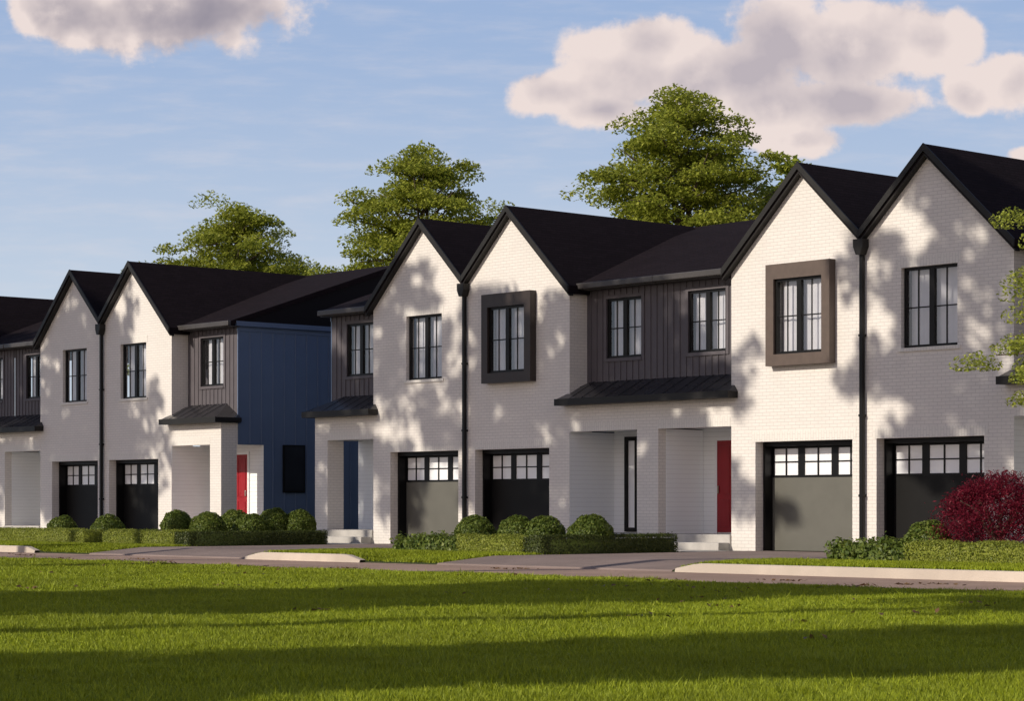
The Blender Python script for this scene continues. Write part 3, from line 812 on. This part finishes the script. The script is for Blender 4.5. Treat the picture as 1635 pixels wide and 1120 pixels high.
# ------------------------------------------------------------------ grass
def grass(name, X, Y, Z, h, wd, seed):
    rng = np.random.default_rng(seed); N = len(X)
    a = rng.uniform(0, 2 * np.pi, N); ln = rng.normal(size=(N, 2)) * .45
    base = np.stack([X, Y, Z], 1)
    side = np.stack([np.cos(a) * wd, np.sin(a) * wd, np.zeros(N)], 1)
    tip = base + np.stack([ln[:, 0] * h, ln[:, 1] * h, h], 1)
    v = np.stack([base - side, base + side, tip], 1).reshape(-1, 3)
    me = bpy.data.meshes.new(name); F = np.arange(N * 3)
    me.vertices.add(len(v)); me.vertices.foreach_set('co', v.astype('f').ravel())
    me.loops.add(N * 3); me.loops.foreach_set('vertex_index', F.astype('i'))
    me.polygons.add(N); me.polygons.foreach_set('loop_start', (np.arange(N) * 3).astype('i')); me.polygons.foreach_set('loop_total', np.full(N, 3, 'i'))
    me.update(calc_edges=True)
    return tag(link_mesh(name, me, 'grass_blade'), None, None, None, 'stuff')
rng = np.random.default_rng(5)
NB = 2200000
Zd = 9.0 + (49 - 9.0) * rng.random(NB)          # equal counts per metre of distance: density falls with distance
k = rng.uniform(-.30, .30, NB)
gx = CAMX + Zd * (FW[0] + k * RT[0]); gy = CAMY + Zd * (FW[1] + k * RT[1])
pat = np.sin(gx * 1.3 + np.sin(gy * .9) * 2) * np.sin(gy * 1.7 + np.sin(gx * .7) * 2)
keep = (gy < D_LAWN - .02)
gx, gy, Zd, pat = gx[keep], gy[keep], Zd[keep], pat[keep]
gh = rng.uniform(.033, .060, len(gx)) * (1 + .28 * pat) * (1 + .6 * (rng.random(len(gx)) > .985)) * (1 + .35 * (np.sin(gx * 5.1 + gy * 2.3) * np.sin(gy * 6.7 - gx * 1.9) > .8))
g1 = grass('grass', gx, gy, np.zeros(len(gx)), gh, .0022 + .00026 * Zd, 9)
tag(g1, 'mown sunlit green lawn grass in the foreground', 'grass')
NY = 260000
gx = rng.uniform(-34, 14, NY); gy = rng.uniform(D_CURB + .17, -5.5, NY)
ok = np.ones(NY, bool)
for vx in VALLEYS: ok &= ~((gx > vx - 3.26) & (gx < vx + 3.26))
for (x0, x1) in ((-8.3, -3.3), (-27.2, -21.2), (-20.3, -16.34), (3.3, 14)): ok &= ~((gx > x0) & (gx < x1) & (gy > -6.3))
ok &= ~((gx > -21.2) & (gx < -20.3) & (gy > -7.6))
gx, gy = gx[ok], gy[ok]
tt = np.clip((-7.6 - gy) / (-7.6 - (D_CURB + .15)), 0, 1)
gz = np.array([zedge(a) for a in gx]) * tt
g2 = grass('grass', gx, gy, gz, rng.uniform(.04, .075, len(gx)), .011, 10)
tag(g2, 'strip of green verge grass between kerb and hedges', 'grass')
# leaf litter on the road by the kerb
P = []
for c in range(26):
    cx = rng.uniform(-20, 12); cy = rng.uniform(-14.5, -9.6); nn = rng.integers(4, 26)
    P.append(np.stack([cx + rng.normal(size=nn) * .22, cy + rng.normal(size=nn) * .10, np.full(nn, -.135)], 1))
for c in range(60):
    cy = -16.6 - rng.random() ** 2 * 9; cx = at(rng.uniform(20, 1620), cy); nn = rng.integers(1, 7)
    P.append(np.stack([cx + rng.normal(size=nn) * .25, cy + rng.normal(size=nn) * .12, np.full(nn, .055)], 1))
P = np.concatenate(P)
tag(leaf_obj('leaf_litter', P, rng.uniform(.025, .05, len(P)), 'leaf_litter', None, 2.0, .6, rng), 'scattered brown fallen leaves on the road and lawn edge', 'leaves', None, 'stuff')
